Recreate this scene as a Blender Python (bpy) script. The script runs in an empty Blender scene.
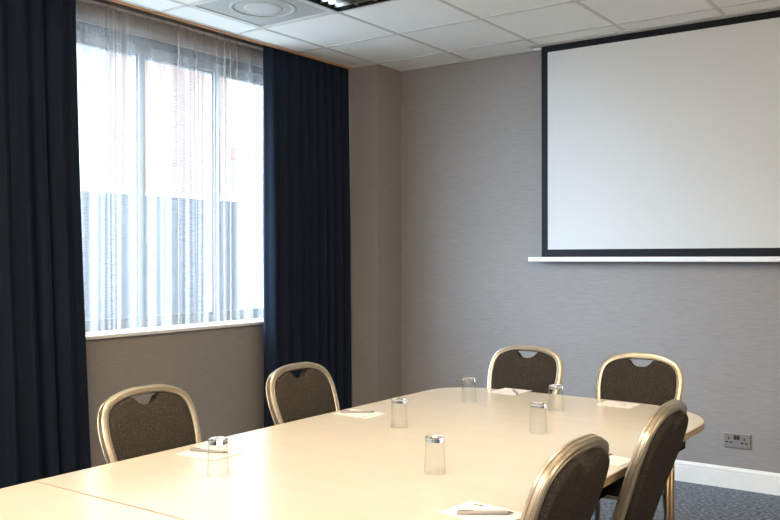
import bpy, bmesh, math, random
from mathutils import Vector, Matrix

S = bpy.context.scene
COL = S.collection
random.seed(7)

# ------------------------------------------------------------------ camera
def cam_basis(yaw, pitch, roll):
    f = Vector((-math.sin(yaw)*math.cos(pitch), math.cos(yaw)*math.cos(pitch), math.sin(pitch)))
    r = Vector((math.cos(yaw), math.sin(yaw), 0))
    u = r.cross(f)
    return r*math.cos(roll)+u*math.sin(roll), -r*math.sin(roll)+u*math.cos(roll), f
cd = bpy.data.cameras.new('camera')
cam = bpy.data.objects.new('camera', cd); COL.objects.link(cam)
r_, u_, f_ = cam_basis(0.6196, -0.0020, -0.0013)
M = Matrix((r_, u_, -f_)).transposed().to_4x4()
M.translation = Vector((3.7416, -5.0865, 1.3758))
cam.matrix_world = M
cd.sensor_width = 36; cd.lens = 864.4*36/780; cd.clip_start = 0.05
S.camera = cam

# ------------------------------------------------------------------ world, lights, exposure
w = bpy.data.worlds.new('sky'); S.world = w; w.use_nodes = True
bg = w.node_tree.nodes['Background']
bg.inputs[0].default_value = (0.74, 0.86, 1.0, 1); bg.inputs[1].default_value = 0.85
S.view_settings.view_transform = 'Standard'; S.view_settings.look = 'None'
S.view_settings.gamma = 1; S.view_settings.use_curve_mapping = False
S.view_settings.exposure = 1.58
def area(name, loc, rot, sx, sy, power, col, portal=False, spread=180):
    d = bpy.data.lights.new(name, 'AREA'); d.shape = 'RECTANGLE'; d.size = sx; d.size_y = sy
    d.energy = power; d.color = col; d.spread = math.radians(spread)
    o = bpy.data.objects.new(name, d); COL.objects.link(o); o.location = loc; o.rotation_euler = rot
    if portal: d.cycles.is_portal = True
    return o
sd = bpy.data.lights.new('hazy_sun', 'SUN'); sd.energy = 16.0; sd.angle = math.radians(60); sd.color = (0.60, 0.79, 1.0)
so = bpy.data.objects.new('hazy_sun', sd); COL.objects.link(so)      # soft bright sky on the window side, behind the camera's left
so.rotation_euler = Vector((0.54, 0.70, -0.40)).to_track_quat('-Z', 'Y').to_euler()
area('window_portal', (-0.80, -1.55, 1.84), (0, -math.pi/2, 0), 1.8, 2.6, 1, (1, 1, 1), portal=True)
WARM = (1.0, 0.80, 0.53)
for i, (x, y, e) in enumerate([(1.5, -3.9, 8), (2.2, -2.5, 10), (1.5, -6.3, 10), (3.3, -6.3, 10), (4.9, -3.9, 10)]):
    area('ceiling_lamp', (x, y, 2.78), (0, 0, 0), 0.5, 0.5, e, WARM)

# added fill lamps out of view, with no real window or fitting behind them
area('rear_fill_light', (3.2, -8.15, 1.75), (math.pi/2, 0, 0), 3.6, 1.6, 15, (0.80, 0.90, 1.0))  # added cool fill behind the camera, evens out back wall and screen
area('ceiling_fill_light', (3.0, -6.6, 1.9), (math.pi, 0, 0), 4.0, 0.5, 105, (1.0, 0.82, 0.60))  # added warm fill aimed up, brightens the ceiling
area('side_fill_light', (5.9, -3.2, 2.1), (math.pi, math.radians(-20), 0), 0.3, 5.0, 30, (1.0, 0.80, 0.54))  # added warm fill along the right wall, aimed at the ceiling
# ------------------------------------------------------------------ materials
def mat(name, col=(0.8, 0.8, 0.8), rough=0.5, metal=0.0, spec=0.5):
    m = bpy.data.materials.new(name); m.use_nodes = True
    b = m.node_tree.nodes['Principled BSDF']
    b.inputs['Base Color'].default_value = (*col, 1); b.inputs['Roughness'].default_value = rough
    b.inputs['Metallic'].default_value = metal; b.inputs['Specular IOR Level'].default_value = spec
    return m
def nz(m, scale=(1, 1, 1), nscale=5, detail=4, c0=None, c1=None, lo=0.35, hi=0.65, bump=0, coord='Object', dist=0.002):
    """noise-driven colour between c0 and c1 and an optional bump"""
    nt = m.node_tree; N = nt.nodes; L = nt.links; b = N['Principled BSDF']
    tc = N.new('ShaderNodeTexCoord'); mp = N.new('ShaderNodeMapping'); mp.inputs['Scale'].default_value = scale
    n = N.new('ShaderNodeTexNoise'); n.inputs['Scale'].default_value = nscale; n.inputs['Detail'].default_value = detail
    L.new(tc.outputs[coord], mp.inputs[0]); L.new(mp.outputs[0], n.inputs['Vector'])
    if c0:
        r = N.new('ShaderNodeValToRGB'); r.color_ramp.elements[0].color = (*c0, 1); r.color_ramp.elements[1].color = (*c1, 1)
        r.color_ramp.elements[0].position = lo; r.color_ramp.elements[1].position = hi
        L.new(n.outputs['Fac'], r.inputs[0]); L.new(r.outputs[0], b.inputs['Base Color'])
    if bump:
        bp = N.new('ShaderNodeBump'); bp.inputs['Strength'].default_value = bump; bp.inputs['Distance'].default_value = dist
        L.new(n.outputs['Fac'], bp.inputs['Height']); L.new(bp.outputs[0], b.inputs['Normal'])
    return m
M_wall = nz(mat('grey woven wallpaper', rough=0.85, spec=0.2), (14, 14, 330), 1.0, 5, (0.238, 0.218, 0.212), (0.300, 0.278, 0.270), 0.3, 0.7, 0.35)
M_ceil = nz(mat('white ceiling tile', rough=0.9, spec=0.2), (1, 1, 1), 160, 3, (0.80, 0.785, 0.75), (0.86, 0.845, 0.81), 0.3, 0.7, 0.15)
M_bar = mat('painted grid bar', (0.60, 0.585, 0.56), 0.5)
M_carpet = nz(mat('blue grey carpet', rough=0.95, spec=0.1), (1, 2.2, 1), 42, 6, (0.050, 0.057, 0.070), (0.30, 0.32, 0.35), 0.35, 0.68, 0.8, dist=0.006)
M_white = nz(mat('white gloss paint', (0.78, 0.76, 0.73), 0.35), nscale=8, c0=(0.76, 0.74, 0.71), c1=(0.80, 0.78, 0.75))
M_trim = mat('copper brown timber strip', (0.55, 0.27, 0.11), 0.4)
M_tape = mat('tan heading tape', (0.34, 0.29, 0.24), 0.8)
M_recess = mat('brown recess paint', (0.20, 0.14, 0.10), 0.8)
M_frame = mat('grey window frame', (0.13, 0.15, 0.18), 0.4)
M_navy = nz(mat('navy curtain cloth', rough=0.8, spec=0.25), (60, 60, 220), 1.0, 4, (0.0022, 0.0066, 0.0150), (0.0046, 0.0130, 0.0320), 0.3, 0.7, 0.2)
M_lam = nz(mat('cream laminate', rough=0.22, spec=0.6), (0.6, 6, 1), 3, 4, (0.69, 0.66, 0.595), (0.72, 0.69, 0.625), 0.3, 0.7)
M_edge = nz(mat('tan table edge', rough=0.4), (3, 3, 60), 3, 4, (0.36, 0.27, 0.165), (0.46, 0.36, 0.235))
M_black = mat('black board', (0.008, 0.007, 0.006), 0.7, 0.0, 0.2)
M_bronze = nz(mat('bronze tube', (0.42, 0.33, 0.20), 0.32, 1.0), nscale=12, c0=(0.36, 0.27, 0.17), c1=(0.46, 0.36, 0.24))
M_gold = nz(mat('champagne aluminium', (0.5, 0.4, 0.3), 0.36, 0.92), nscale=10, c0=(0.54, 0.485, 0.40), c1=(0.60, 0.54, 0.45))
M_rub = mat('black rubber', (0.02, 0.02, 0.02), 0.7)
M_screen = nz(mat('matt white screen cloth', rough=0.9, spec=0.1), nscale=400, c0=(0.565, 0.572, 0.572), c1=(0.585, 0.592, 0.592))
M_bord = mat('black screen border', (0.006, 0.007, 0.010), 0.6, 0.0, 0.2)
M_alu = mat('white enamel bar', (0.75, 0.75, 0.75), 0.35)
M_nick = mat('brushed nickel plate', (0.30, 0.28, 0.26), 0.4, 0.5)
M_paper = nz(mat('white paper', rough=0.8, spec=0.2), nscale=90, c0=(0.80, 0.80, 0.83), c1=(0.84, 0.84, 0.87))
M_ink = mat('dark green print', (0.02, 0.06, 0.05), 0.6)
M_inkb = mat('blue print', (0.10, 0.16, 0.50), 0.6)
M_pen = mat('grey pen barrel', (0.34, 0.32, 0.33), 0.35)
M_pend = mat('dark pen tip', (0.12, 0.12, 0.125), 0.35)
M_grey = nz(mat('grey perforated plate', rough=0.6), nscale=120, c0=(0.36, 0.36, 0.34), c1=(0.46, 0.46, 0.44), lo=0.4, hi=0.6)
M_dish = mat('grey centre dish', (0.50, 0.50, 0.48), 0.6)
M_lite = mat('pale grey plate', (0.62, 0.62, 0.60), 0.5)
M_silver = nz(mat('silvery louvre', (0.3, 0.3, 0.28), 0.45, 0.8), nscale=20, c0=(0.24, 0.25, 0.22), c1=(0.34, 0.35, 0.31))
M_pave = nz(mat('pale paving', rough=0.9), nscale=3, c0=(0.70, 0.69, 0.66), c1=(0.78, 0.77, 0.74))
M_clad = nz(mat('blue grey cladding', rough=0.6), (1, 40, 1), 1, 2, (0.075, 0.095, 0.13), (0.09, 0.11, 0.15))
M_render = nz(mat('cream render', rough=0.9), nscale=4, c0=(0.47, 0.445, 0.41), c1=(0.52, 0.49, 0.455))
M_pane_d = mat('grey pane', (0.36, 0.42, 0.46), 0.3)

def brick(name, c1, c2, cm):
    m = mat(name, rough=0.9); nt = m.node_tree; N = nt.nodes; L = nt.links
    tc = N.new('ShaderNodeTexCoord'); sp = N.new('ShaderNodeSeparateXYZ'); cb = N.new('ShaderNodeCombineXYZ')
    b = N.new('ShaderNodeTexBrick'); b.inputs['Scale'].default_value = 4
    b.inputs['Color1'].default_value = (*c1, 1); b.inputs['Color2'].default_value = (*c2, 1); b.inputs['Mortar'].default_value = (*cm, 1)
    L.new(tc.outputs['Object'], sp.inputs[0]); L.new(sp.outputs['Y'], cb.inputs['X']); L.new(sp.outputs['Z'], cb.inputs['Y'])
    L.new(cb.outputs[0], b.inputs['Vector']); L.new(b.outputs['Color'], N['Principled BSDF'].inputs['Base Color'])
    return m
M_brick = brick('pale pink brick', (0.40, 0.235, 0.19), (0.45, 0.28, 0.23), (0.46, 0.40, 0.36))
M_brick2 = brick('orange brick', (0.55, 0.24, 0.14), (0.6, 0.30, 0.18), (0.6, 0.5, 0.42))

def fabric():
    m = mat('dark brown dotted chair cloth', rough=0.9, spec=0.2); nt = m.node_tree; N = nt.nodes; L = nt.links; b = N['Principled BSDF']
    tc = N.new('ShaderNodeTexCoord'); v = N.new('ShaderNodeTexVoronoi'); v.inputs['Scale'].default_value = 210
    n = N.new('ShaderNodeTexNoise'); n.inputs['Scale'].default_value = 130; n.inputs['Detail'].default_value = 3
    r = N.new('ShaderNodeValToRGB'); r.color_ramp.elements[0].position = 0.25; r.color_ramp.elements[1].position = 0.55
    r.color_ramp.elements[0].color = (0.120, 0.099, 0.072, 1); r.color_ramp.elements[1].color = (0.030, 0.026, 0.023, 1)
    mx = N.new('ShaderNodeMath'); mx.operation = 'ADD'; ml = N.new('ShaderNodeMath'); ml.operation = 'MULTIPLY'; ml.inputs[1].default_value = 0.35
    L.new(tc.outputs['Object'], v.inputs['Vector']); L.new(tc.outputs['Object'], n.inputs['Vector'])
    L.new(n.outputs['Fac'], ml.inputs[0]); L.new(v.outputs['Distance'], mx.inputs[0]); L.new(ml.outputs[0], mx.inputs[1])
    L.new(mx.outputs[0], r.inputs[0]); L.new(r.outputs[0], b.inputs['Base Color'])
    bp = N.new('ShaderNodeBump'); bp.inputs['Strength'].default_value = 0.4; bp.inputs['Distance'].default_value = 0.002
    L.new(v.outputs['Distance'], bp.inputs['Height']); L.new(bp.outputs[0], b.inputs['Normal'])
    return m
M_fab = fabric()

def glass_solid():
    m = bpy.data.materials.new('clear tumbler glass'); m.use_nodes = True
    b = m.node_tree.nodes['Principled BSDF']
    b.inputs['Base Color'].default_value = (0.985, 0.99, 0.985, 1); b.inputs['Roughness'].default_value = 0.0
    b.inputs['IOR'].default_value = 1.47; b.inputs['Transmission Weight'].default_value = 1.0
    return m
M_glass = glass_solid()
def pane_mat(name, tint):
    m = bpy.data.materials.new(name); m.use_nodes = True; nt = m.node_tree; N = nt.nodes; L = nt.links
    N.remove(N['Principled BSDF']); o = N['Material Output']
    t = N.new('ShaderNodeBsdfTransparent'); t.inputs[0].default_value = (*tint, 1)
    g = N.new('ShaderNodeBsdfGlossy'); g.inputs['Roughness'].default_value = 0.02
    f = N.new('ShaderNodeFresnel'); ge = N.new('ShaderNodeNewGeometry'); mr = N.new('ShaderNodeMapRange')   # same glancing reflection on both faces of the pane
    mr.inputs['To Min'].default_value = 1.45; mr.inputs['To Max'].default_value = 1/1.45
    L.new(ge.outputs['Backfacing'], mr.inputs['Value']); L.new(mr.outputs[0], f.inputs[0])
    x = N.new('ShaderNodeMixShader'); L.new(f.outputs[0], x.inputs[0]); L.new(t.outputs[0], x.inputs[1]); L.new(g.outputs[0], x.inputs[2])
    L.new(x.outputs[0], o.inputs[0]); return m
M_pane = pane_mat('window pane glass', (0.95, 0.97, 0.97)); M_thin = pane_mat('thin tumbler wall', (0.985, 0.99, 0.985))
def sheer_mat():
    m = bpy.data.materials.new('white voile'); m.use_nodes = True; nt = m.node_tree; N = nt.nodes; L = nt.links
    N.remove(N['Principled BSDF']); o = N['Material Output']
    t = N.new('ShaderNodeBsdfTransparent')
    tr = N.new('ShaderNodeBsdfTranslucent'); tr.inputs[0].default_value = (0.90, 0.85, 0.81, 1)
    d = N.new('ShaderNodeBsdfDiffuse'); d.inputs[0].default_value = (0.36, 0.30, 0.24, 1)
    a = N.new('ShaderNodeMixShader'); a.inputs[0].default_value = 0.35; L.new(tr.outputs[0], a.inputs[1]); L.new(d.outputs[0], a.inputs[2])
    # fine weave: threads close up and open in the cloth itself
    tc = N.new('ShaderNodeTexCoord'); mp = N.new('ShaderNodeMapping'); mp.inputs['Scale'].default_value = (9, 9, 420)
    n = N.new('ShaderNodeTexNoise'); n.inputs['Scale'].default_value = 1; L.new(tc.outputs['Object'], mp.inputs[0]); L.new(mp.outputs[0], n.inputs['Vector'])
    r = N.new('ShaderNodeMapRange'); r.inputs['To Min'].default_value = 0.12; r.inputs['To Max'].default_value = 0.50
    m2 = N.new('ShaderNodeMapping'); m2.inputs['Scale'].default_value = (0, 8, 0.2); n2 = N.new('ShaderNodeTexNoise'); n2.inputs['Scale'].default_value = 1; n2.inputs['Detail'].default_value = 3
    av = N.new('ShaderNodeMix'); av.inputs[0].default_value = 0.7; L.new(tc.outputs['Object'], m2.inputs[0]); L.new(m2.outputs[0], n2.inputs['Vector'])
    L.new(n.outputs['Fac'], av.inputs[2]); L.new(n2.outputs['Fac'], av.inputs[3]); L.new(av.outputs[0], r.inputs['Value'])
    x = N.new('ShaderNodeMixShader'); L.new(r.outputs[0], x.inputs[0]); L.new(t.outputs[0], x.inputs[1]); L.new(a.outputs[0], x.inputs[2])
    L.new(x.outputs[0], o.inputs[0]); return m
M_sheer = sheer_mat()

# ------------------------------------------------------------------ mesh helpers
def obj(name, bm, m, parent=None, smooth=False, loc=None):
    bmesh.ops.recalc_face_normals(bm, faces=bm.faces[:])
    me = bpy.data.meshes.new(name); bm.to_mesh(me); bm.free()
    if smooth:
        for p in me.polygons: p.use_smooth = True
    for k in (m if isinstance(m, (list, tuple)) else [m]): me.materials.append(k)
    o = bpy.data.objects.new(name, me); COL.objects.link(o)
    if parent: o.parent = parent
    if loc: o.location = loc
    return o
def thing(name, label, cat, loc=(0, 0, 0), rz=0, group=None):
    o = bpy.data.objects.new(name, None); COL.objects.link(o); o.empty_display_size = 0.05
    o.location = loc; o.rotation_euler = (0, 0, rz); return tag(o, label, cat, group)
def tag(o, label, cat, group=None):
    o['label'] = label; o['category'] = cat
    if group: o['group'] = group
    return o
def struct(name, bm, m, smooth=False):
    o = obj(name, bm, m, None, smooth); o['kind'] = 'structure'; return o
def box(bm, a, b, bev=0, seg=2):
    g = bmesh.ops.create_cube(bm, size=1)['verts']
    c = [(a[i]+b[i])/2 for i in range(3)]; s = [abs(b[i]-a[i]) for i in range(3)]
    for v in g: v.co = Vector([v.co[i]*s[i]+c[i] for i in range(3)])
    if bev:
        es = {e for v in g for e in v.link_edges}
        bmesh.ops.bevel(bm, geom=list(es), offset=bev, segments=seg, affect='EDGES', profile=0.5)
    return bm
def BX(a, b, bev=0, seg=2): return box(bmesh.new(), a, b, bev, seg)
def tube(bm, pts, r, n=10):
    pts = [Vector(p) for p in pts]; rings = []
    up = None
    for i, p in enumerate(pts):
        t = (pts[min(i+1, len(pts)-1)]-pts[max(i-1, 0)]).normalized()
        if up is None:
            up = Vector((0, 0, 1)) if abs(t.z) < 0.9 else Vector((1, 0, 0))
        s = t.cross(up).normalized(); up = s.cross(t).normalized()
        rr = r[i] if isinstance(r, (list, tuple)) else r
        rings.append([bm.verts.new(p+(s*math.cos(2*math.pi*k/n)+up*math.sin(2*math.pi*k/n))*rr) for k in range(n)])
    for a, b in zip(rings, rings[1:]):
        for k in range(n): bm.faces.new((a[k], a[(k+1) % n], b[(k+1) % n], b[k]))
    bm.faces.new(rings[0]); bm.faces.new(rings[-1]); return bm
def lathe(bm, prof, n=32, c=(0, 0, 0)):
    """prof: (r, z) list, r = 0 at the ends closes on the axis"""
    rings = []
    for r, z in prof:
        if r <= 1e-6: rings.append([bm.verts.new((c[0], c[1], c[2]+z))])
        else: rings.append([bm.verts.new((c[0]+r*math.cos(2*math.pi*k/n), c[1]+r*math.sin(2*math.pi*k/n), c[2]+z)) for k in range(n)])
    for a, b in zip(rings, rings[1:]):
        for k in range(n):
            va = [a[k % len(a)], a[(k+1) % len(a)]]; vb = [b[(k+1) % len(b)], b[k % len(b)]]
            f = []
            for v in va+vb:
                if v not in f: f.append(v)
            if len(f) > 2: bm.faces.new(f)
    return bm
def prism(bm, pts, z0, z1, bev=0):
    bot = [bm.verts.new((x, y, z0)) for x, y in pts]; top = [bm.verts.new((x, y, z1)) for x, y in pts]
    bm.faces.new(bot[::-1]); bm.faces.new(top); n = len(pts)
    for k in range(n): bm.faces.new((bot[k], bot[(k+1) % n], top[(k+1) % n], top[k]))
    if bev:
        es = [e for e in bm.edges if (e.verts[0] in top and e.verts[1] in top) or (e.verts[0] in bot and e.verts[1] in bot)]
        bmesh.ops.bevel(bm, geom=es, offset=bev, segments=2, affect='EDGES', profile=0.5)
    return bm
def catmull(P, n=6):
    out = []; P = [Vector(p) for p in P]; Q = [2*P[0]-P[1]]+P+[2*P[-1]-P[-2]]
    for i in range(1, len(Q)-2):
        a, b, c, d = Q[i-1:i+3]
        for k in range(n):
            t = k/n; out.append(0.5*((2*b)+(c-a)*t+(2*a-5*b+4*c-d)*t*t+(3*b-a-3*c+d)*t**3))
    out.append(P[-1]); return out

# ------------------------------------------------------------------ room shell
CH = 2.793; YW = 0.304; XR = 6.2; YB = -8.2
XL = -0.42          # wall under the window
XU = -0.50          # wall above the window
XO = -0.78          # outer face
Y0, Y1 = -2.95, -0.42   # window opening
struct('floor', BX((-0.9, YB, -0.1), (XR, 0.5, 0)), M_carpet)
struct('wall_back', BX((-0.9, YW, 0), (XR, YW+0.12, 3.1)), M_wall)
struct('wall_right', BX((XR, YB, 0), (XR+0.12, YW, 3.1)), M_wall)
struct('wall_front', BX((-0.9, YB-0.12, 0), (XR, YB, 3.1)), M_wall)
bm = bmesh.new()
box(bm, (XO, YB, 0), (XL, YW, 0.925))                 # below the sill
box(bm, (XO, YB, 2.712), (XU, YW, 3.1))               # lintel
box(bm, (XO, YB, 0.925), (XU, Y0, 2.712)); box(bm, (XO, Y1, 0.925), (XU, YW, 2.712))
struct('wall_left', bm, M_wall)
struct('wall_pier', BX((XU, 0.0, 0), (0.0, YW, CH+0.02)), M_wall)
# corner seams of the wallpaper on the pier
struct('baseboard_left', BX((XL, YB, 0), (XL+0.016, 0, 0.125)), M_white)
bm = bmesh.new()
prof = [(0, 0), (-0.018, 0), (-0.018, 0.092), (-0.0125, 0.094), (-0.0125, 0.098), (-0.017, 0.1), (-0.016, 0.112), (-0.010, 0.12), (-0.007, 0.125), (0, 0.125)]
va = [bm.verts.new((0.0, YW+a, b)) for a, b in prof]; vb = [bm.verts.new((XR, YW+a, b)) for a, b in prof]
bm.faces.new(va); bm.faces.new(vb)
for k in range(len(prof)): q = (k+1) % len(prof); bm.faces.new((va[k], va[q], vb[q], vb[k]))
struct('baseboard_back', bm, M_white)
struct('baseboard_pier', BX((0.0, 0.0, 0), (0.016, YW-0.018, 0.125)), M_white)

# ceiling: tiles as separate slabs in one structure mesh, T-bars between them
VX = -0.235
bm = bmesh.new(); bb = bmesh.new(); h = 0.0105
xs = [VX]+[0.6*i for i in range(0, 11)]+[XR]; ys = [YW]+[-0.6*j for j in range(0, 14)]+[YB]
for i in range(len(xs)-1):
    for j in range(len(ys)-1):
        a, b, c, d = xs[i], xs[i+1], ys[j+1], ys[j]
        if (abs(a) < 1e-6 or abs(a-0.6) < 1e-6) and abs(d+1.2) < 1e-6: continue     # the two fixtures
        box(bm, (a, c, CH+0.004), (b, d, CH+0.02))
struct('ceiling', bm, M_ceil)
for x in xs[1:-1]: box(bb, (x-h, YB, CH), (x+h, YW if x > 0.01 else 0.0, CH+0.004))
for y in ys[1:-1]: box(bb, (VX, y-h, CH), (XR, y+h, CH+0.0039))
box(bb, (0, YW-0.022, CH), (XR, YW, CH+0.0038)); box(bb, (VX, YB, CH), (VX+0.02, 0, CH+0.0037))
struct('trim_1', bb, M_bar)
# curtain recess
struct('trim_2', BX((VX-0.007, YB, CH-0.011), (VX, 0.0, CH+0.035), 0.001), M_trim)
bm = bmesh.new(); box(bm, (VX-0.02, YB, CH+0.035), (VX-0.005, 0, 3.0)); box(bm, (XU, YB, 3.0), (VX-0.005, 0.0, 3.02))
struct('trim_3', bm, M_recess)

# window: frame, mullions, panes, sill
wy = [Y0, -2.205, -1.572, -0.937, Y1]; zb, zt = 0.945, 2.712; xf0, xf1 = -0.735, -0.675
bm = bmesh.new()
box(bm, (xf0, Y0, zb), (xf1, Y1, zb+0.05)); box(bm, (xf0, Y0, zt-0.055), (xf1, Y1, zt))
for y in (Y0+0.022, Y1-0.022)+tuple(wy[1:-1]): box(bm, (xf0, y-0.023, zb+0.05), (xf1, y+0.023, zt-0.055))
for k in range(4):   # slim inner sash rims
    a, b = wy[k]+0.023, wy[k+1]-0.023
    for q in ((a, a+0.014), (b-0.014, b)): box(bm, (xf0+0.01, q[0], zb+0.05), (xf1-0.015, q[1], zt-0.055))
    box(bm, (xf0+0.01, a, zb+0.05), (xf1-0.015, b, zb+0.066)); box(bm, (xf0+0.01, a, zt-0.071), (xf1-0.015, b, zt-0.055))
win = struct('window_1', bm, M_frame)
for k in range(4):
    a, b = wy[k]+0.02, wy[k+1]-0.02
    obj('pane', BX((-0.708, a, zb+0.05), (-0.704, b, zt-0.055)), M_pane, win)
obj('window_sill', BX((-0.735, Y0, 0.925), (-0.398, Y1, 0.945), 0.004), M_white, win)
bm = BX((XO, Y0, zt), (XU, Y1, zt+0.004)); struct('trim_4', bm, M_white)     # soffit lining

# ------------------------------------------------------------------ outside
struct('ground', BX((-40, -30, -0.5), (-0.9, 40, -0.3)), M_pave)
def building(name, label, x, y0, y1, z1, m, wins, d=6, cat='building', coping=None):
    t = thing(name, label, cat, (x, (y0+y1)/2, -0.3)); h = (y1-y0)/2
    obj('wall', BX((-d, -h, 0), (0, h, z1+0.3)), m, t)
    obj('roof_coping', BX((-d-0.1, -h-0.06, z1+0.3), (0.08, h+0.06, z1+0.65)), coping or M_white, t)
    for (ya, yb, za, zb_) in wins:
        c = (y0+y1)/2
        f = obj('window', BX((0.0, ya-c, za+0.3), (0.05, yb-c, zb_+0.3)), M_white, t)
        obj('pane', BX((0.045, ya-c+0.06, za+0.36), (0.06, yb-c-0.06, zb_+0.24)), M_pane_d, f)
    return t
wl = [(4.35+1.0*0, 4.95, 2.2+0.95*k, 2.75+0.95*k) for k in range(6)]
building('apartment_building', 'cream rendered building with a column of small windows seen through the sheer curtain', -10, 3.0, 5.10, 9.5, M_render, wl)
building('brick_building', 'pale pink brick building seen through the sheer curtain', -10.3, 5.2, 8.4, 9.0, M_brick,
         [(6.75, 7.0, 2.9, 3.25)])
building('low_house', 'low pale building with an orange top edge at the right of the window', -16, 14.0, 22.0, 4.5, M_render, [], 5, coping=M_brick2)
t = thing('plant_enclosure', 'blue-grey metal-clad box standing outside the lower half of the window', 'shed', (-3.2, 0.72, -0.3))
obj('wall', BX((-1.6, -0.98, 0), (0, 1.03, 2.30)), M_clad, t)
obj('roof', BX((-1.65, -1.0, 2.30), (0.04, 1.06, 2.345)), M_lite, t)

# ------------------------------------------------------------------ curtains
def curtain(name, y0, y1, xc, zb, ztop, folds, amp, m, over=0.0, seed=1, edge0=None, edge1=None, top_amp=0.35, nv=36, thick=0, drift=0.0, cut=0, cut0=0, vary=0.55, pleat=0, ret=0):
    rnd = random.Random(seed)
    ph = [0.0]
    for k in range(folds): ph.append(ph[-1]+rnd.uniform(1-vary*0.65, 1+vary*0.75))
    tot = ph[-1]; per = 20 if pleat else 14; nu = folds*per-cut; u_0 = cut0/per*ph[1]/tot; uend = (ph[nu//per]+(nu % per)/per*(ph[min(nu//per+1, folds)]-ph[nu//per]))/tot
    am = [rnd.uniform(1-vary*0.75, 1+vary*0.5) for _ in range(folds+1)]; dr = [rnd.uniform(-1, 1) for _ in range(folds+1)]
    bm = bmesh.new(); grid = []
    for j in range(nv+1):
        s = j/nv; z = ztop+(zb-ztop)*s; row = []
        a_s = top_amp+(1-top_amp)*min(1, (s*2.2))**0.8
        ya = y0+(edge0(s) if edge0 else 0); yb = y1+(edge1(s) if edge1 else 0)
        for i in range(cut0, nu+1):
            k = i//per; t = (i % per)/per
            k1 = min(k, folds-1); wloc = (ph[min(k+1, folds)]-ph[k1]) if k < folds else 0
            u = ((ph[k]+t*wloc)/tot-u_0)/(uend-u_0)
            A = am[k]*(1-t)+am[min(k+1, folds)]*t; D = dr[k]*(1-t)+dr[min(k+1, folds)]*t
            y = ya+(yb-ya)*u + over*(yb-ya)/folds*math.sin(4*math.pi*t)*a_s + D*0.012*s*math.sin(math.pi*u)
            x = xc + drift*s + amp*A*a_s*math.sin(2*math.pi*t+0.5*D*s) + 0.25*amp*a_s*math.sin(6*math.pi*t+D*4)
            x += pleat*math.exp(-5*s)*math.sin(2*math.pi*i/4.7+D)
            if ret: x -= ret*max(0, 1-(i-cut0)/5)
            row.append(bm.verts.new((x, y, z)))
        grid.append(row)
    for j in range(nv):
        for i in range(nu-cut0): bm.faces.new((grid[j][i], grid[j][i+1], grid[j+1][i+1], grid[j+1][i]))
    o = obj(name, bm, m, None, True)
    if thick:
        md = o.modifiers.new('thickness', 'SOLIDIFY'); md.thickness = thick; md.offset = 0
    return o
c = curtain('blackout_curtain', -5.6, -2.305, -0.285, 0.012, 2.93, 27, 0.028, M_navy, 0.06, 3, edge1=lambda s: -0.012+0.09*s**1.5, thick=0.004, drift=0.02)
tag(c, 'long navy blackout curtain hanging left of the window', 'curtain', 'navy blackout curtains')
c = curtain('blackout_curtain', -0.858, -0.010, -0.268, 0.012, 2.93, 10, 0.028, M_navy, 0.06, 11, cut=10, cut0=10, ret=0.040, edge0=lambda s: -0.005*s, edge1=lambda s: -0.005, thick=0.004, drift=0.02)
tag(c, 'navy blackout curtain hanging between the window and the corner pier', 'curtain', 'navy blackout curtains')
c = curtain('sheer_curtain', -2.75, -0.62, -0.452, 0.9475, 2.843, 22, 0.013, M_sheer, 0.03, 5, top_amp=0.75, vary=0.9, pleat=0.007)
tag(c, 'white sheer voile curtain hanging over the window down to the sill', 'curtain')
bm = BX((-0.478, -2.75, 2.820), (-0.428, -0.62, 2.828)); obj('heading_tape', bm, M_tape, c)
# tracks in the recess
k = thing('curtain_track', 'curtain track in the ceiling recess over the navy curtains', 'curtain track', (-0.285, -2.8, 2.94))
obj('rail', BX((-0.012, -2.79, 0), (0.012, 2.79, 0.059), 0.003), M_lite, k)

# ------------------------------------------------------------------ ceiling fixtures
t = thing('air_diffuser', 'square grey ceiling air diffuser with round rings, beside the window curtains', 'air vent', (0.3, -1.5, CH))
bm = bmesh.new()
for a, b in (((-0.288, -0.288), (0.288, -0.27)), ((-0.288, 0.27), (0.288, 0.288)), ((-0.288, -0.27), (-0.27, 0.27)), ((0.27, -0.27), (0.288, 0.27))):
    box(bm, (a[0], a[1], 0.0), (b[0], b[1], 0.012))
obj('rim', bm, M_lite, t)
obj('face_plate', BX((-0.27, -0.27, 0.006), (0.27, 0.27, 0.014)), M_grey, t)
obj('outer_ring', lathe(bmesh.new(), [(0.165, 0.006), (0.165, 0.002), (0.185, 0.002), (0.19, 0.006)], 48), M_grey, t, True)
obj('centre_disc', lathe(bmesh.new(), [(0, 0.0), (0.09, 0.0), (0.11, 0.003), (0.112, 0.006)], 48), M_dish, t, True)
t = thing('ceiling_light', 'square ceiling light with silvery louvres and a dark rim, right of the grey diffuser', 'ceiling light', (0.9, -1.5, CH))
bm = bmesh.new()
for a, b in (((-0.288, -0.288), (0.288, -0.272)), ((-0.288, 0.272), (0.288, 0.288)), ((-0.288, -0.272), (-0.272, 0.272)), ((0.272, -0.272), (0.288, 0.272))):
    box(bm, (a[0], a[1], 0.0), (b[0], b[1], 0.03))
obj('rim', bm, M_black, t)
obj('reflector', BX((-0.288, -0.288, 0.06), (0.288, 0.288, 0.066)), M_silver, t)
bm = bmesh.new()
for i in range(9):
    y = -0.24+0.06*i; box(bm, (-0.272, y-0.003, 0.008), (0.272, y+0.003, 0.05))
for i in range(3):
    x = -0.136+0.136*i; box(bm, (x-0.006, -0.272, 0.007), (x+0.006, 0.272, 0.0495))
obj('louvre', bm, M_silver, t)

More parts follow.
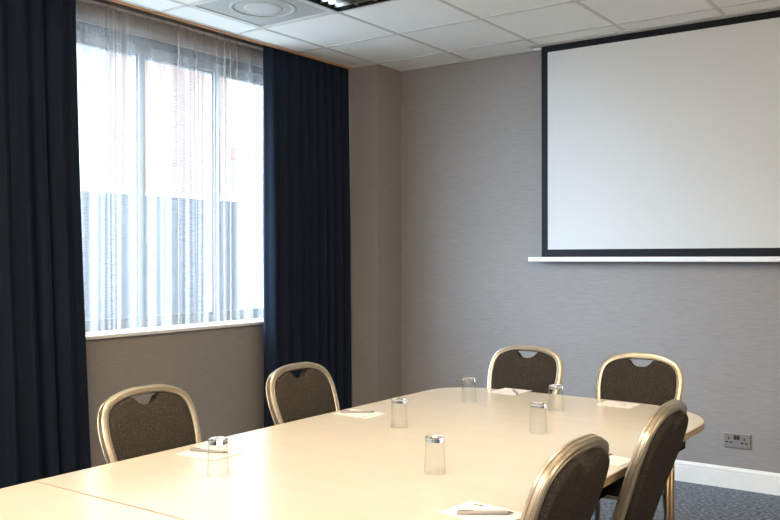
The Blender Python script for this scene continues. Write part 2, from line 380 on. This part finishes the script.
# ------------------------------------------------------------------ projection screen
YS = 0.224; X0, X1 = 1.203, 3.42
t = thing('projection_screen', 'large pull-down white projection screen with black border on the back wall', 'projector screen', (X0, YS, 1.352))
def sb(a, b, bev=0): return BX((a[0]-X0, a[1]-YS, a[2]-1.352), (b[0]-X0, b[1]-YS, b[2]-1.352), bev)
obj('screen_cloth', sb((X0+0.0455, YS, 1.433), (X1-0.0455, YS+0.002, 2.748)), M_screen, t)
bm = bmesh.new()
def sbb(a, b): box(bm, (a[0]-X0, a[1]-YS, a[2]-1.352), (b[0]-X0, b[1]-YS, b[2]-1.352))
sbb((X0, YS-0.0005, 1.383), (X0+0.0455, YS+0.0025, 2.790)); sbb((X1-0.0455, YS-0.0005, 1.383), (X1, YS+0.0025, 2.790))
sbb((X0+0.0455, YS-0.0005, 1.383), (X1-0.0455, YS+0.0025, 1.433)); sbb((X0+0.0455, YS-0.0005, 2.748), (X1-0.0455, YS+0.0025, 2.790))
obj('border', bm, M_bord, t)
obj('weight_bar', sb((X0-0.093, YS-0.016, 1.352), (X1+0.093, YS+0.018, 1.383), 0.004), M_alu, t)
obj('end_bracket', sb((X0-0.055, YS-0.012, 2.774), (X0-0.0005, YS+0.012, 2.786), 0.002), M_alu, t)
obj('case', sb((X0-0.07, YS-0.07, 2.7905), (X1+0.07, YS+0.066, 2.7958), 0.0), M_bar, t)

# ------------------------------------------------------------------ wall socket
t = thing('wall_socket', 'double electrical socket with nickel plate low on the back wall', 'socket', (2.434, YW, 0.2875))
obj('face_plate', BX((-0.0765, -0.009, -0.0435), (0.0765, 0, 0.0435), 0.003), M_nick, t)
for sx in (-1, 1):
    cx = sx*0.044
    bm = bmesh.new(); box(bm, (cx-0.004, -0.0102, 0.003), (cx+0.004, -0.0085, 0.017))
    box(bm, (cx-0.020, -0.0102, -0.016), (cx-0.004, -0.0085, -0.008)); box(bm, (cx+0.004, -0.0102, -0.016), (cx+0.020, -0.0085, -0.008))
    obj('pin_holes', bm, M_rub, t)
for sx in (-1, 1): obj('switch', BX((sx*0.009-0.0075, -0.013, 0.006), (sx*0.009+0.0075, -0.0085, 0.032), 0.001), M_rub, t)

# ------------------------------------------------------------------ tables
TZ = 0.74; PIV = Vector((2.133, -1.355, 0)); TR = 0.002
W = 0.664
def end_outline(L, corners):
    """outline of a table with two rounded far corners and a slightly bowed end; v = 0 is the end"""
    out = []
    for sg, R, bow in corners:
        P = []
        for k in range(0, 9):
            u = (W-R)*k/8; P.append((sg*u, -bow*(u/W)**2))
        e = P[-1]
        for k in range(1, 15):
            a = math.pi/2*k/14; P.append((sg*(W-R+R*math.sin(a)), e[1]-0.014*math.sin(a)-R*(1-math.cos(a))))
        P.append((sg*W, -L)); out.append(P)
    return out[0][::-1]+out[1][1:]
def table(label, pts, v0, L, legs_far, vb):
    o = thing('conference_table', label, 'table', (PIV.x-math.sin(TR)*v0, PIV.y+math.cos(TR)*v0, 0), TR, 'conference tables pushed together')
    ins = inset(pts, 0.004)
    obj('table_top', prism(bmesh.new(), ins, TZ-0.0245, TZ, 0.0), M_lam, o)
    bm = bmesh.new(); n = len(pts)                        # edge band: ring round the top
    R4 = [[bm.verts.new((x, y, z)) for x, y in q] for q, z in ((pts, TZ-0.0014), (inset(pts, 0.0006), TZ-0.0003), (ins, TZ-0.0003), (ins, TZ-0.0247), (inset(pts, 0.0012), TZ-0.0247), (pts, TZ-0.022))]
    for a, b in zip(R4, R4[1:]+R4[:1]):
        for k in range(n): bm.faces.new((a[k], a[(k+1) % n], b[(k+1) % n], b[k]))
    obj('edge_band', bm, M_edge, o)
    ua, ub = -W+0.07, W-0.07; va = -L+0.05
    bm = bmesh.new()                                     # black under-frame
    for p, q in (((ua, va), (ua+0.02, vb)), ((ub-0.02, va), (ub, vb)), ((ua+0.02, va), (ub-0.02, va+0.02)), ((ua+0.02, vb-0.02), (ub-0.02, vb))):
        box(bm, (p[0], p[1], TZ-0.102), (q[0], q[1], TZ-0.0248))
    obj('apron', bm, M_black, o)
    for v in (vb-0.12, va+0.12):
        for u in (-(W-0.095), W-0.095):
            bm = bmesh.new()
            for dv in (-0.024, 0.024):
                tube(bm, [(u, v+dv, TZ-0.025), (u, v+dv, 0.35), (u, v+dv*1.1, 0.06), (u, v+dv*1.3, 0.015), (u, v+dv*1.4, 0.006)], 0.012, 12)
            box(bm, (u-0.005, v-0.028, 0.60), (u+0.005, v+0.028, 0.625)); box(bm, (u-0.005, v-0.028, 0.20), (u+0.005, v+0.028, 0.22))
            lg = obj('leg', bm, M_bronze, o, True)
            bm = bmesh.new(); tube(bm, [(u-0.017, v, 0.612), (u+0.017, v, 0.612)], 0.009, 10)
            obj('bolt', bm, M_black, lg)
    return o
def inset(pts, d):
    n = len(pts); out = []
    A = sum(pts[i][0]*pts[(i+1) % n][1]-pts[(i+1) % n][0]*pts[i][1] for i in range(n)); sg = 1 if A > 0 else -1
    for i in range(n):
        p0, p1, p2 = Vector(pts[i-1]), Vector(pts[i]), Vector(pts[(i+1) % n])
        a = (p1-p0).normalized(); b = (p2-p1).normalized()
        na = Vector((-a.y, a.x))*sg; nb = Vector((-b.y, b.x))*sg
        m = (na+nb).normalized(); out.append(tuple(p1+m*(d/max(0.3, m.dot(na)))))
    return out
L1 = 2.310; L2 = 1.83
table('long cream meeting table with rounded far corners, the six chairs round it', end_outline(L1, ((-1, 0.20, 0.035), (1, 0.35, 0.08))), 0, L1, 0, -0.34)
table('plain cream table butted on at the bottom left corner, beyond the table seam', [(-W, -L2), (-W, -0.0004), (W, -0.0004), (W, -L2)], -L1, L2, 0, -0.05)

# ------------------------------------------------------------------ chairs
def back_y(z): return -0.185-0.300*(z-0.47)-0.05*max(0, z-0.62)
HALF = [(0, .906), (.062, .9045), (.122, .893), (.168, .873), (.1925, .841), (.2015, .795), (.199, .74), (.186, .66), (.171, .56), (.160, .44)]
half = [(p.x, p.y) for p in catmull([(a*0.915, b+0.02) for a, b in HALF], 5)]
outline = [(-x, z) for x, z in half[::-1]]+half[1:]
def make_chair():
    root = thing('banquet_chair', '', 'chair', group='banquet chairs round the table')
    bn = Vector((0, -1, -0.32)).normalized()                    # out of the back, rearwards
    P = [Vector((x, back_y(z), z)) for x, z in outline]
    prof = [(-.013, -.012), (-.0105, -.0155), (-.003, -.0170), (-.0015, -.0135), (.0015, -.0135), (.003, -.0170), (.0095, -.0155), (.0135, -.012), (.0140, -.0065), (.0108, -.0055), (.0108, -.0025), (.0140, -.0015), (.0140, .0050), (.0108, .0060), (.0108, .0085), (.0132, .011), (.0105, .0155), (.003, .0165), (.0015, .0145), (-.0015, .0145), (-.003, .0165), (-.0105, .0155), (-.013, .012)]
    bm = bmesh.new(); rings = []
    for i, p in enumerate(P):
        t = (P[min(i+1, len(P)-1)]-P[max(i-1, 0)]).normalized(); nrm = t.cross(bn).normalized()
        if nrm.dot(p-Vector((0, p.y, 0.68))) < 0: nrm = -nrm
        b = nrm.cross(t).normalized(); b = b if b.dot(bn) > 0 else -b
        rings.append([bm.verts.new(p+nrm*a+b*c) for a, c in prof])
    n = len(prof)
    for a, b in zip(rings, rings[1:]):
        for k in range(n): bm.faces.new((a[k], a[(k+1) % n], b[(k+1) % n], b[k]))
    bm.faces.new(rings[0]); bm.faces.new(rings[-1])
    obj('back_frame', bm, M_gold, root, True).data.set_sharp_from_angle(angle=math.radians(28))
    # upholstered back pad, dipped below the top rail to leave the hand hole
    inner = inset([(x, z) for x, z in outline], 0.0125)[1:-1]
    pad = []
    for x, z in inner:
        if z < 0.495: continue
        pad.append((x, z))
    # densify the dip
    dense = []
    for a, b in zip(pad, pad[1:]):
        for k in range(3): dense.append((a[0]+(b[0]-a[0])*k/3, a[1]+(b[1]-a[1])*k/3))
    dense.append(pad[-1]); 
    fixd = []
    for x, z in dense:
        if z > 0.82 and abs(x) < 0.060: z = 0.9105-0.38*x*x-0.031*max(0, 1-(abs(x)/0.056)**2.6)
        fixd.append((x, z))
    for k in range(1, 10): fixd.append((dense[-1][0]+(dense[0][0]-dense[-1][0])*k/10, dense[0][1]))
    cxz = Vector((0, 0.68)); bm = bmesh.new(); layers = []
    for sc, off in ((0.93, -.0185), (0.965, -.017), (0.99, -.011), (1.0, -.004), (1.0, .018), (0.99, .028), (0.965, .034), (0.93, .0365)):
        ring = []
        for x, z in fixd:
            q = cxz+(Vector((x, z))-cxz)*sc
            ring.append(bm.verts.new(Vector((q.x, back_y(q.y), q.y))+bn*off))
        layers.append(ring)
    m = len(fixd)
    for a, b in zip(layers, layers[1:]):
        for k in range(m): bm.faces.new((a[k], a[(k+1) % m], b[(k+1) % m], b[k]))
    for ring, off in ((layers[0], -.0190), (layers[-1], .0375)):
        prev = ring
        for sc in (0.7, 0.4, 0.12):
            cur = []
            for x, z in fixd:
                q = cxz+(Vector((x, z))-cxz)*sc
                cur.append(bm.verts.new(Vector((q.x, back_y(q.y), q.y))+bn*(off+0.004*(1-sc)*(1 if off > 0 else -1))))
            for k in range(m): bm.faces.new((prev[k], prev[(k+1) % m], cur[(k+1) % m], cur[k]))
            prev = cur
        bm.faces.new(prev)
    obj('back_pad', bm, M_fab, root, True)
    # seat
    pts = []
    for cx, cy, a0 in ((.140, .16, 0), (-.140, .16, 90), (-.122, -.135, 180), (.122, -.135, 270)):
        for k in range(7):
            a = math.radians(a0+15*k); pts.append((cx+.06*math.cos(a), cy+.06*math.sin(a)))
    bm = bmesh.new(); lay = []
    for sc, z in ((.96, .425), (1, .435), (1.01, .455), (.985, .475), (.93, .487), (.6, .494), (.2, .496)):
        lay.append([bm.verts.new((x*sc, .02+(y-.02)*sc, z)) for x, y in pts])
    for a, b in zip(lay, lay[1:]):
        for k in range(len(pts)): bm.faces.new((a[k], a[(k+1) % len(pts)], b[(k+1) % len(pts)], b[k]))
    bm.faces.new(lay[0]); bm.faces.new(lay[-1])
    obj('seat', bm, M_fab, root, True)
    bm = bmesh.new(); tube(bm, [(-.158, .18, .412), (.158, .18, .412)], .012); tube(bm, [(-.150, -.17, .412), (.150, -.17, .412)], .012)
    tube(bm, [(-.160, .18, .412), (-.150, -.17, .412)], .012); tube(bm, [(.160, .18, .412), (.150, -.17, .412)], .012)
    obj('seat_frame', bm, M_gold, root, True)
    for sx in (-1, 1):
        for fr in (1, 0):
            path = [(sx*.166, .185, .42), (sx*.172, .20, .2), (sx*.176, .205, .012)] if fr else [(sx*.1465, back_y(.46), .464), (sx*.152, -.19, .35), (sx*.164, -.215, .18), (sx*.174, -.255, .012)]
            bm = bmesh.new(); tube(bm, [tuple(p) for p in catmull(path, 4)], .0125, 12)
            lg = obj('leg', bm, M_gold, root, True)
            e = path[-1]; obj('foot', lathe(bmesh.new(), [(0, 0), (.015, 0), (.0155, .012), (.0135, .024), (0, .024)], 14, (e[0], e[1], 0)), M_rub, lg, True)
    return root
def dup(root):
    r = root.copy(); COL.objects.link(r)
    for ch in root.children:
        c = ch.copy(); COL.objects.link(c); c.parent = r
        for g in ch.children:
            d = g.copy(); COL.objects.link(d); d.parent = c
    return r
chair = make_chair()
H = math.pi/2
spots = [
 (1.675, -3.173, -H, 'gold-framed banquet chair under the window beside the left navy curtain'),
 (1.673, -2.390, -H, 'gold-framed banquet chair in front of the right navy curtain'),
 (1.802, -1.516, math.pi, 'gold-framed banquet chair at the far table end, left of the two by the back wall'),
 (2.386, -1.542, math.pi, 'gold-framed banquet chair at the far table end, right one of the two, nearer the socket'),
 (2.570, -3.120, H, 'nearest banquet chair, seen from behind at the bottom of the photo'),
 (2.580, -2.480, H+0.035, 'banquet chair seen from behind beyond the nearest one, hiding the table corner'),
]
for i, (x, y, rz, lab) in enumerate(spots):
    c = chair if i == 0 else dup(chair)
    c.location = (x, y, 0); c.rotation_euler = (0, 0, rz); c['label'] = lab

# ------------------------------------------------------------------ tumblers (upside down)
def tumbler():
    t = thing('glass_tumbler', '', 'glass', group='upturned tumblers on the table')
    w = obj('wall', lathe(bmesh.new(), [(.0288, .0925), (.0330, .0015), (.0325, .0), (.0318, .0), (.0312, .0015), (.0270, .0925), (.0288, .0925)], 48), M_thin, t, True)
    w.data.set_sharp_from_angle(angle=math.radians(40))
    b = obj('base', lathe(bmesh.new(), [(0, .0932), (.0255, .0932), (.0288, .0931), (.0291, .1035), (.0285, .1060), (.0258, .1080), (.012, .1072), (0, .1068)], 48), M_glass, t, True)
    b.data.set_sharp_from_angle(angle=math.radians(40))
    return t
g0 = tumbler()
gl = [(1.857, -3.315, 'upturned clear tumbler nearest the left curtain, in front of the notepad'),
      (1.878, -2.417, 'upturned clear tumbler just right of the notepad with the blue mark'),
      (2.361, -2.923, 'upturned clear tumbler standing alone mid-table, nearest the camera'),
      (1.814, -1.787, 'upturned clear tumbler farthest back, left of the far chair by the wall'),
      (2.352, -2.210, 'upturned clear tumbler in the front of the overlapping pair at the right'),
      (2.217, -1.763, 'upturned clear tumbler at the back of the overlapping pair at the right')]
for i, (x, y, lab) in enumerate(gl):
    g = g0 if i == 0 else dup(g0)
    g.location = (x, y, TZ+.0002); tag(g, lab, 'glass', 'upturned tumblers on the table')

# ------------------------------------------------------------------ notepads and pens
def pen_mesh():
    bm = bmesh.new(); tube(bm, [(-.070, 0, .0052), (-.066, 0, .0052), (.052, 0, .0052), (.056, 0, .0050)], [.0040, .0048, .0048, .0042], 12); return bm
pm = None
def notepad(label, x, y, rz, sx, sy, logo, logo_at):
    t = thing('notepad', label, 'notepad', (x, y, TZ+.0004), rz, 'notepads on the table')
    obj('paper_block', BX((-sx/2, -sy/2, 0), (sx/2, sy/2, .0025), .0004, 1), M_paper, t)
    if logo:
        bm = bmesh.new(); lx, ly = logo_at
        box(bm, (lx-.013, ly-.002, .0024), (lx+.006, ly+.004, .0029)); lathe(bm, [(0, .0024), (.005, .0024), (.005, .0029), (0, .0029)], 16, (lx+.012, ly+.001, 0))
        obj('printed_logo', bm, logo, t)
    return t
def pen(label, x, y, rz):
    t = thing('pen', label, 'pen', (x, y, TZ+.0032), rz, 'pens on the notepads')
    obj('barrel', pen_mesh(), M_pen, t, True)
    bm = bmesh.new(); tube(bm, [(.056, 0, .005), (.066, 0, .005), (.071, 0, .005)], [.0042, .0022, .0008], 10); obj('tip', bm, M_pend, t, True)
    bm = BX((-.066, -.0012, .0098), (-.030, .0012, .0112)); box(bm, (-.066, -.0012, .0080), (-.062, .0012, .0105)); obj('clip', bm, M_pend, t)
pads = [
 (1.630, -3.140, 0.03, .172, .132, None, (0, 0), 'white notepad before the left window chair, behind a tumbler', 'grey pen on the notepad before the left window chair', (1.622, -3.135, 0.30)),
 (1.590, -2.288, 0.00, .172, .128, M_inkb, (.055, -.045), 'white notepad with a blue mark, before the chair by the right curtain', 'grey pen on the notepad with the blue mark', (1.580, -2.285, 0.62)),
 (1.820, -1.410, -0.02, .145, .165, None, (0, 0), 'white notepad before the far left chair', 'grey pen on the notepad before the far left chair', (1.862, -1.44, 2.2)),
 (2.372, -1.465, -0.02, .150, .128, M_ink, (.02, .0), 'white notepad before the far right chair', None, None),
 (2.715, -2.475, -0.1, .145, .118, None, (0, 0), 'white notepad by the table edge, between the two chairs seen from behind', 'grey pen on the notepad between the two rear-view chairs', (2.665, -2.475, 0.75)),
 (2.684, -3.205, -0.12, .180, .135, M_ink, (-.052, .045), 'white notepad with a small dark mark, at the bottom beside the nearest chair', 'grey pen on the notepad beside the nearest chair', (2.694, -3.215, 0.62)),
]
for x, y, rz, sx, sy, lg, la, lab, plab, pp in pads:
    notepad(lab, x, y, rz, sx, sy, lg, la)
    if plab: pen(plab, *pp)
